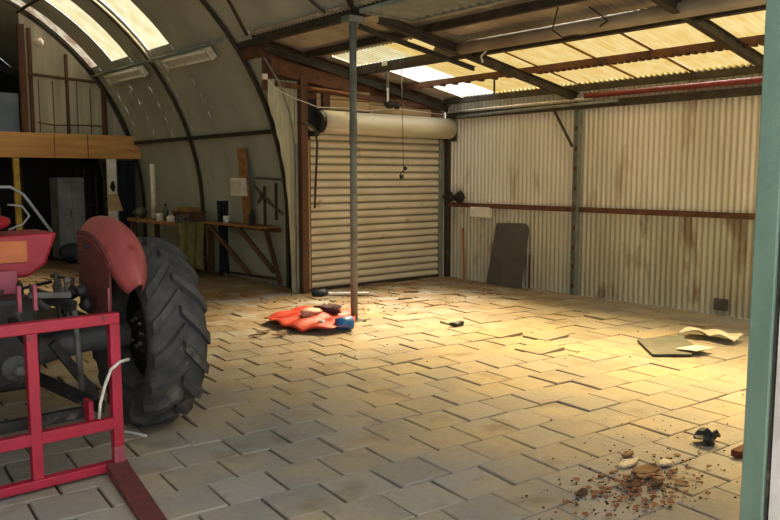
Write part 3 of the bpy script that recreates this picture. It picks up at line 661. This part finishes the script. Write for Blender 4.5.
# ------------------------------------------------------------------ tractor
TX=1.08; WY=4.92; WR=.62
tr=root('tractor',(TX,WY+.8,0),'old red farm tractor seen from behind, parked facing into the hut','tractor')
def tyre(cx,cy,r,w,parent,name,lugs=17):
    hw=w/2; cr=r-.035
    prof=[(-hw*.62,r*.60),(-hw*.9,r*.68),(-hw,r*.80),(-hw*.95,cr*.93),(-hw*.7,cr*.985),(0,cr),(hw*.7,cr*.985),(hw*.95,cr*.93),(hw,r*.80),(hw*.9,r*.68),(hw*.62,r*.60)]
    mb=MB().lathe((cx,cy,r),(1,0,0),prof,48)
    for s in (-1,1):
        for k in range(lugs):
            a0=2*math.pi*(k+(.5 if s>0 else 0))/lugs
            pts=[]
            for q in range(5):
                f=q/4; t=s*hw*(1.02*f-.04); ang=a0+f*.34
                rr=cr*(1-.09*f**4)
                rad=Vector((0,math.cos(ang),math.sin(ang))); tan=Vector((0,-math.sin(ang),math.cos(ang)))
                wd=.032+.012*f; c=Vector((cx+t,cy,r))
                top=rr+.042; 
                pts+= [c+rad*(rr-.02)-tan*wd*1.15, c+rad*top-tan*wd*.8, c+rad*top+tan*wd*.8, c+rad*(rr-.02)+tan*wd*1.15]
            fs=[(i*4+j,i*4+(j+1)%4,(i+1)*4+(j+1)%4,(i+1)*4+j) for i in range(4) for j in range(4)]+[(3,2,1,0),(16,17,18,19)]
            mb.add(pts,fs)
    wheel=mb.build(name,'tyre',parent)
    m2=MB().lathe((cx,cy,r),(1,0,0),[(-hw*.62,r*.60),(-hw*.7,r*.58),(-hw*.55,r*.53),(-hw*.2,r*.5),(hw*.2,r*.5),(hw*.55,r*.53),(hw*.7,r*.58),(hw*.62,r*.60)],40)
    m2.build('rim','iron_grey',wheel)
    m3=MB().lathe((cx,cy,r),(1,0,0),[(.0,.001),(.0,r*.2),(.03,r*.3),(.0,r*.5),(-.015,r*.5),(.015,r*.3),(-.06,r*.2),(-.06,.001)],32)
    m3.build('wheel_disc','grease',wheel)
    mb2=MB()
    for k in range(8):
        a=2*math.pi*k/8; mb2.lathe((cx-.03,cy+math.cos(a)*r*.15,r+math.sin(a)*r*.15),(1,0,0),[(-.05,.001),(-.05,.014),(0,.014)],6)
    mb2.build('wheel_nut','iron_grey',wheel)
tyre(2.0,WY,WR,.37,tr,'rear_wheel'); tyre(TX-.92,WY,WR,.37,tr,'rear_wheel')
tyre(TX+.6,WY+2.3,.33,.16,tr,'front_wheel',14); tyre(TX-.6,WY+2.3,.33,.16,tr,'front_wheel',14)
# fenders: curved band over the wheel with inner side plate
def fender(s):
    X0=TX+s*.53; X1=TX+s*.80; FR=.69
    def band(i,j):
        a=R(178-150*1.0+ (0)) if False else R(150+ (20-150)*0)
        ang=R(82+66*i)            # 0 = forward (+y), 180 = rearward
        rr=FR+.085*math.sin(math.pi*j)-.04*(abs(j-.5)*2)**4
        if ang>R(175): pass
        x=X0+(X1-X0)*j
        k=1-.55*max(0,(i-.82)/.18)**2; e=max(0,(i-.45)/.55); x=X0+(X1-X0)*(.5+(j-.5)*math.sqrt(max(.02,1-.93*e**2.2)))-s*.03*e
        return (x, WY-rr*math.cos(math.pi-ang), WR+rr*math.sin(ang)+.0)
    mb=MB().grid(30,10,band); f=mb.build('fender','fender',tr,solid=.008)
    # side plate
    pl=[(X0,WY-FR*math.cos(math.pi-R(a)),WR+FR*math.sin(R(a))) for a in range(82,134,6)]+[(X0,WY-.44,WR+.30),(X0,WY-.42,WR+.16),(X0,WY-.2,WR+.13),(X0,WY+.09,WR+.2)]
    MB().prism(pl,(s*.012,0,0)).build('side_plate','rust_red',f)
    MB().tube([(X0-s*.015,WY-.47,WR+.38),(X0-s*.015,WY-.46,WR+.20),(X0-s*.015,WY-.35,WR+.22)],.007,6).build('wire','pink',f)
    MB().lathe((X0-s*.01,WY-.1,WR+.6),(s,0,0),[(-.012,.001),(-.012,.016),(.01,.016)],10).build('bolt','black',f)
fender(1); fender(-1)
# transmission, axle, hitch
MB().box(TX-.17,TX+.17,WY-.28,WY+1.2,.42,.86).build('gearbox','grease',tr,bevel=.05)
mb=MB().lathe((TX-.78,WY,WR),(1,0,0),[(0,.001),(0,.10),(.25,.08),(.58,.13),(.98,.13),(1.31,.08),(1.56,.10),(1.56,.001)],20); mb.build('axle_housing','iron_grey',tr)
MB().box(TX-.14,TX+.14,WY-.42,WY-.2,.48,.98).build('hydraulic_housing','grease',tr,bevel=.03)
MB().lathe((TX,WY-.42,.60),(0,-1,0),[(0,.07),(.03,.07),(.03,.03),(.12,.03),(.12,.001)],16).build('power_shaft','iron_grey',tr)
for s in (-1,1):
    MB().bar((TX+s*.17,WY-.1,.46),(TX+s*.38,WY-.68,.36),.03,.07).build('lower_link','grease',tr)
    MB().bar((TX+s*.16,WY-.25,.98),(TX+s*.30,WY-.52,.92),.04,.06).build('lift_arm','grease',tr)
    MB().tube([(TX+s*.30,WY-.52,.90),(TX+s*.33,WY-.50,.42)],.018).build('lift_rod','iron_grey',tr)
    MB().bar((TX+s*.22,WY-.36,.70),(TX+s*.46,WY-.34,.33),.045,.05).build('check_stay','grease',tr)
MB().bar((TX,WY-.4,.86),(TX,WY-.70,.80),.04,.05).build('top_link','grease',tr)
MB().box(TX-.3,TX+.3,WY-.62,WY-.58,.30,.36).build('drawbar','grease',tr)
rnd=random.Random(11)
for k in range(34):
    x=TX+rnd.uniform(-.15,.45); y=WY+rnd.uniform(-.4,.1); z=.86+rnd.uniform(.0,.12)
    if k%3==0: MB().tube([(x,y,z-.1),(x+rnd.uniform(-.1,.1),y-.03,z+.04),(x+rnd.uniform(-.2,.2),y+.05,z+.06)],.012,6).build('hydraulic_hose','grease',tr)
    elif k%3==1: MB().lump((x,y,z),.04,.05,.045,k).build('valve_block','iron_grey' if k%2 else 'grease',tr)
    else: MB().bar((x,y,z-.12),(x+rnd.uniform(-.04,.04),y,z+.12),.016,.02).build('control_lever','steel',tr)
MB().box(TX+.17,TX+.50,WY-.25,WY+.25,.74,.80).build('foot_plate','grease',tr)
for dx in (.09,.17): MB().bar((TX+dx-.07,WY-.5,.92),(TX+dx-.07,WY-.5,1.06),.018,.03).build('bracket_tab','pink',tr)
MB().bar((TX+.08,WY-.46,1.0),(TX+.30,WY-.46,.98),.03,.03).build('cross_shaft','iron_grey',tr)
MB().lump((TX+.30,WY-.42,1.06),.022,.022,.02,5).build('knob','iron_grey',tr)
# seat: tapered red pan with orange back face, cushion and tubular rail
sy=WY-.05
st=MB().prism([(TX-.36,sy,1.29),(TX+.37,sy,1.31),(TX+.30,sy,1.12),(TX+.20,sy,1.05),(TX-.20,sy,1.05),(TX-.28,sy,1.12)],(0,.42,0)).build('seat_pan','seat_red',tr,bevel=.02)
MB().box(TX-.28,TX+.19,sy-.014,sy,1.14,1.27).build('back_panel','seat_orange',st,'orange face of the seat pan',bevel=.004)
MB().box(TX-.14,TX+.12,sy-.05,sy+.1,.96,1.10).build('seat_bracket','pink',tr,'faded pink bracket under the seat',bevel=.01)
MB().lump((TX,sy+.22,1.37),.17,.16,.055,3,.05).build('cushion','seat_red',st)
MB().tube([(TX-.34,sy+.05,1.30),(TX-.24,sy+.05,1.54),(TX-.16,sy+.05,1.585),(TX+.13,sy+.05,1.585),(TX+.20,sy+.05,1.54),(TX+.35,sy+.05,1.31)],.009,8).build('seat_rail','galv',st)
MB().tube([(TX+.12,sy+.1,1.33),(TX+.2,sy+.1,1.36),(TX+.24,sy+.1,1.41),(TX+.2,sy+.1,1.47),(TX+.12,sy+.1,1.48)],.007,8).build('grab_loop','galv',st)
# steering wheel, bonnet, front end
MB().tube([(TX,WY+.95,.95),(TX,WY+.62,1.42)],.02).build('steering_column','grease',tr)
ring=[Vector((TX,WY+.6,1.44))+Vector((math.cos(a)*.2,math.sin(a)*.16,math.sin(a)*.11)) for a in [2*math.pi*k/24 for k in range(24)]]
sw=MB().tube(ring,.013,8,closed=True).build('steering_wheel','black',tr)
for k in (0,8,16): MB().tube([(TX,WY+.6,1.44),ring[k]],.008,6).build('spoke','steel',sw)
MB().grid(10,6,lambda i,j:(TX+.24*math.cos(math.pi*i),WY+1.0+1.45*j,.72+.34*(math.sin(math.pi*i)**.5 if 0<i<1 else 0))).build('bonnet','fender',tr,solid=.01)
MB().box(TX-.18,TX+.18,WY+1.0,WY+2.4,.42,.9).build('engine','grease',tr,bevel=.03)
MB().box(TX-.22,TX+.22,WY+2.42,WY+2.48,.5,1.02).build('grille','steel',tr,bevel=.01)
MB().bar((TX-.56,WY+2.3,.34),(TX+.56,WY+2.3,.34),.07,.08).build('front_axle','iron_grey',tr)
MB().tube([(TX+.15,WY+1.6,1.0),(TX+.15,WY+1.6,1.45)],.025).build('exhaust','steel',tr)

# ------------------------------------------------------------------ red fork carriage behind the tractor
FY=4.16
fk=root('fork_carriage',(TX,FY,0),'red steel fork carriage frame standing behind the tractor','fork carriage')
xl=TX-.47; xr=TX+.455
MB().box(xl,xr,FY-.03,FY+.03,.845,.905).build('top_rail','red_paint',fk,bevel=.006)
MB().box(xl+.04,xr-.04,FY-.025,FY+.025,.255,.32).build('middle_rail','red_paint',fk,bevel=.006)
MB().box(xl,xr,FY-.03,FY+.03,.02,.07).build('bottom_rail','red_paint',fk,bevel=.006)
for x in (xl+.028,TX+.0,xr-.028): MB().box(x-.028,x+.028,FY-.028,FY+.028,.07,.845).build('upright','red_paint',fk,bevel=.006)
for s in (-1,1):
    x=TX+s*.40
    f=MB().prism([(x-.05,FY-.03,.02),(x-.05,FY-.03,.075),(x-.05,FY-.12,.06),(x-.05,FY-.95,.025),(x-.05,FY-.95,.008),(x-.05,FY-.12,.006)],(.115,0,0)); f.v=[Vector((v.x-.13*max(0,(FY-.03-v.y))/.92, v.y, v.z)) for v in f.v]; f=f.build('fork_tine','rust_red',fk,'worn rusty red fork tine',bevel=.004)
    MB().box(x-.03+.02,x+.05,FY-.05,FY-.03,.05,.16).build('tine_clamp','pink',f,bevel=.005)
for s in (-1,1): MB().box(TX+s*.30-.012,TX+s*.30+.012,FY+.03,FY+.12,.30,.42).build('hitch_lug','red_paint',fk)
setp(MB().tube([(1.575,FY-.035,.64),(1.52,FY-.045,.635),(1.47,FY-.045,.60),(1.435,FY-.045,.52),(1.405,FY-.045,.42),(1.395,FY-.045,.34)],.009,7).build('rope','rope'),'short white rope tied round the red frame upright','rope')
setp(MB().tube([(1.72,4.80,.012),(1.78,4.76,.014),(1.82,4.68,.012),(1.85,4.60,.012)],.009,7).build('rope','rope'),'scrap of white rope on the paving beside tyre foot','rope')

# ------------------------------------------------------------------ things on the floor
def flat(pts,z,th,m,name,lab,cat,crumple=0,seed=0,group=None):
    mb=MB(); mb.prism([(x,y,z+ (random.Random(seed+i).uniform(0,crumple))) for i,(x,y) in enumerate(pts)],(0,0,th))
    return setp(mb.build(name,m,bevel=.002),lab,cat,group)
# orange plastic sheet: crumpled
t=root('plastic_sheet',(4.95,7.0,0),'crumpled orange-red plastic sheet lying at the foot of the pole','sheet')
out=[(4.38,7.42),(4.30,6.93),(4.36,6.62),(4.62,6.42),(4.93,6.42),(5.18,6.62),(5.52,7.0),(5.55,7.35),(5.15,7.75),(4.75,7.6)]
cx=sum(p[0] for p in out)/10; cy=sum(p[1] for p in out)/10
def sheet(i,j):
    k=i*10; a=int(k)%10; b=(a+1)%10; f=k-int(k)
    px=out[a][0]*(1-f)+out[b][0]*f; py=out[a][1]*(1-f)+out[b][1]*f
    x=cx+(px-cx)*j; y=cy+(py-cy)*j
    x=4.86+(x-4.94)*.86
    z=.02+ (1-j)**1.0*.09+ .035*abs(math.sin(7*x+3*y))*(.3+j)+.03*abs(math.sin(11*y-4*x+1))
    return (x,y,z)
MB().grid(60,12,sheet).build('sheet','orange_bag',t,solid=.004)
setp(MB().lump((4.72,7.0,.15),.15,.12,.045,41,.3,rot=.5).build('printed_bag','pale_print'),'pale pink printed bag on the orange sheet','bag')
setp(MB().lump((4.98,7.0,.15),.13,.15,.06,42,.35).build('rag','maroon'),'dark maroon rag bundled on the orange sheet','rag')
t=root('cup',(4.80,6.52,0),'blue plastic cup lying at the front of the orange sheet','cup')
MB().lathe((4.74,6.52,.085),(1,-.25,0),[(0,.001),(0,.06),(.17,.075),(.17,.07),(.02,.055)],18).build('body','blue',t)
MB().lathe((4.58,6.62,.07),(1,-.3,0),[(0,.001),(0,.05),(.06,.06),(.06,.001)],14).build('lid','locker',t,'pale grey lid end')
for k,(x,y,r) in enumerate([(4.10,6.93,.10),(3.95,6.85,.09),(4.15,6.70,.11),(4.25,6.8,.07)]):
    flat([(x-r,y),(x,y-r*.35),(x+r,y+.02),(x+.1*r,y+r*.4)],.008,.012,'shard','debris_flake',['dark flake farthest from the orange sheet on its left','dark flake just left of the others beside orange sheet','long dark flake in front of the orange sheet left corner','small dark flake touching the orange sheet left corner'][k],'debris',.02,k,'dark flakes beside the orange sheet')
# items near the door
setp(MB().lump((6.0,8.62,.05),.12,.09,.05,51).build('rag','slate'),'dark blue-grey rag on the floor before the door post','rag')
flat([(6.1,8.58),(6.55,8.25),(6.6,8.32),(6.15,8.66)],.01,.03,'white','timber_offcut','white strip of wood lying near the door post','offcut')
flat([(7.1,8.1),(7.25,8.0),(7.3,8.05),(7.12,8.16)],.008,.015,'shard','debris_flake','brown flake on the floor before the roller door','debris')
flat([(6.6,7.68),(6.78,7.60),(6.85,7.68),(6.65,7.74)],.008,.015,'shard','debris_flake','brown flake on the floor beyond the pole foot','debris')
setp(MB().lump((5.93,5.9,.03),.10,.05,.03,53).build('stone','slate'),'small dark stone in mid floor past the pole','stone')
# grey board and white sheets
flat([(6.28,3.73),(6.56,3.5),(6.9,3.66),(7.25,4.0),(6.74,4.18)],.012,.014,'grey_board','floor_board','flat grey board lying near the right wall','board',.01,3)
t=MB().grid(20,10,lambda i,j:(7.24+.12*i+.30*j+.05*math.sin(5*i), 4.02-.55*i+.05*j, .02+.05*abs(math.sin(6*i+2*j))*(1-.5*j)+.03*abs(math.sin(9*j+3*i))))
setp(t.build('dust_sheet','paper',solid=.004),'crumpled off-white sheet on the floor near the right wall','sheet')
flat([(6.58,3.68),(6.60,3.48),(6.84,3.43),(6.86,3.62)],.035,.008,'white','paper_scrap','small white scrap lying on the corner of the grey board','scrap',.02,4)
# lump, brick
t=root('broken_lump',(4.48,2.27,0),'dark blue-grey broken lump on the floor near the green post','lump')
MB().lump((4.48,2.27,.045),.075,.06,.05,61,.5).build('lump','slate',t,flat=True)
MB().tube([(4.43,2.22,.07),(4.46,2.2,.1),(4.52,2.21,.05)],.01,6).build('handle','slate',t)
setp(MB().box(4.36,4.55,2.0,2.06,.005,.045).build('brick_piece','brick',bevel=.006),'red-brown brick piece beside the green post','brick')
# shards
sh=[(3.77,2.36,.09,'pale_shard','white curved shard topmost in the rubble patch'),(3.92,2.22,.06,'pale_shard','small cream shard right of the white one in rubble'),
    (3.75,2.24,.12,'shard','long brown shard below the white one in the rubble'),(3.66,2.20,.07,'shard','brown shard left of the long one'),(3.62,2.1,.06,'crumb','dark brown shard lowest in the rubble'),
    (3.22,2.28,.05,'crumb','dark clod at the left end of rubble patch'),(3.88,2.44,.06,'shard','tan shard above the white one'),(3.5,2.16,.06,'crumb','dark clod near the frame bottom centre of rubble')]
for k,(x,y,r,m,lb) in enumerate(sh):
    rnd=random.Random(k+70); pts=[(x+r*math.cos(a)*rnd.uniform(.7,1.1),y+r*.55*math.sin(a)*rnd.uniform(.6,1.1)) for a in [2*math.pi*q/7 for q in range(7)]]
    flat(pts,.006,.014,m,'shard',lb,'shard',.02,k,'broken shards in the rubble patch')
rnd=random.Random(9); mb=MB()
for k in range(420):
    x=rnd.gauss(3.55,.30); y=rnd.gauss(2.2,.17); s=rnd.uniform(.002,.007)
    if k>330: x=rnd.gauss(4.35,.35); y=rnd.gauss(2.55,.2); s*=.7
    if k>390: x=rnd.uniform(1.8,8); y=rnd.uniform(2.5,8.8); s*=1.8
    mb.lump((x,y,s*.5+.003),s*1.3,s,s*.6,k,.4)
setp(mb.build('dirt_crumbs','crumb'),'brown soil and leaf crumbs scattered on the paving near green post','dirt',kind='stuff')
rnd=random.Random(29); mb=MB()
for k in range(150):
    x=rnd.gauss(3.55,.24); y=rnd.gauss(2.17,.13); r=rnd.uniform(.008,.028); z=rnd.uniform(.006,.02)
    mb.prism([(x+r*math.cos(a)*rnd.uniform(.6,1),y+r*math.sin(a)*rnd.uniform(.4,.9),z+rnd.uniform(0,.008)) for a in (0,1.3,2.6,3.9,5.2)],(0,0,.003))
setp(mb.build('leaf_litter','litter'),'dry reddish-brown leaf litter heaped among the rubble shards','leaves',kind='stuff')
rnd=random.Random(19); mb=MB()
for k in range(160):
    mb.lump((rnd.uniform(5.2,8.7),rnd.uniform(7,9),.004),rnd.uniform(.006,.022),rnd.uniform(.006,.02),.005,k,.4)
setp(mb.build('dirt_crumbs','crumb'),'loose dark grit strewn on the floor before the roller door','dirt',kind='stuff')
# loose lifted slabs
for k,(x,y,tz,lb) in enumerate([(5.72,4.60,.032,'lifted paving slab with a dark gap in the mid floor'),(6.25,4.95,.025,'lifted paving slab farther back toward the right wall'),(6.0,5.35,.02,'loose paving slab resting proud beyond the lifted one')]):
    mb=MB(); mb.add([(x-.17,y-.16,.008),(x+.17,y-.18,tz),(x+.18,y+.14,tz),(x-.16,y+.16,.008),(x-.17,y-.16,-.03),(x+.17,y-.18,tz-.035),(x+.18,y+.14,tz-.035),(x-.16,y+.16,-.03)],[(0,1,2,3),(4,7,6,5),(0,4,5,1),(1,5,6,2),(2,6,7,3),(3,7,4,0)])
    setp(mb.build('paving_slab','paver',bevel=.004),lb,'paving slab','loose paving slabs')

# ------------------------------------------------------------------ light
w=bpy.data.worlds.new('World'); bpy.context.scene.world=w; w.use_nodes=True
N=w.node_tree.nodes; L=w.node_tree.links; bg=N['Background']
bg.inputs[0].default_value=(.88,.93,1,1); bg.inputs[1].default_value=2.0
def sun(d,e,ang,c,name):
    l=bpy.data.lights.new(name,'SUN'); l.energy=e; l.angle=R(ang); l.color=c
    o=bpy.data.objects.new(name,l); C.objects.link(o); o.rotation_euler=Vector(d).to_track_quat('-Z','Y').to_euler(); o.location=(8,4,9)
sun((-.66,-.30,-1),78,44,(1,.93,.82),'sun')

# ------------------------------------------------------------------ camera
cd=bpy.data.cameras.new('camera'); cam=bpy.data.objects.new('camera',cd); C.objects.link(cam)
cam.location=(0,0,1.65); cd.sensor_width=36; cd.lens=767/780*36; cd.clip_start=.05
p=math.atan(84/767); d=Vector((math.sin(A)*math.cos(p),math.cos(A)*math.cos(p),-math.sin(p)))
cam.rotation_euler=d.to_track_quat('-Z','Y').to_euler()
bpy.context.scene.camera=cam
for o in C.objects:
    if '_w' in o: del o['_w']
sc=bpy.context.scene
sc.view_settings.view_transform='Standard'; sc.view_settings.look='None'; sc.view_settings.exposure=.2
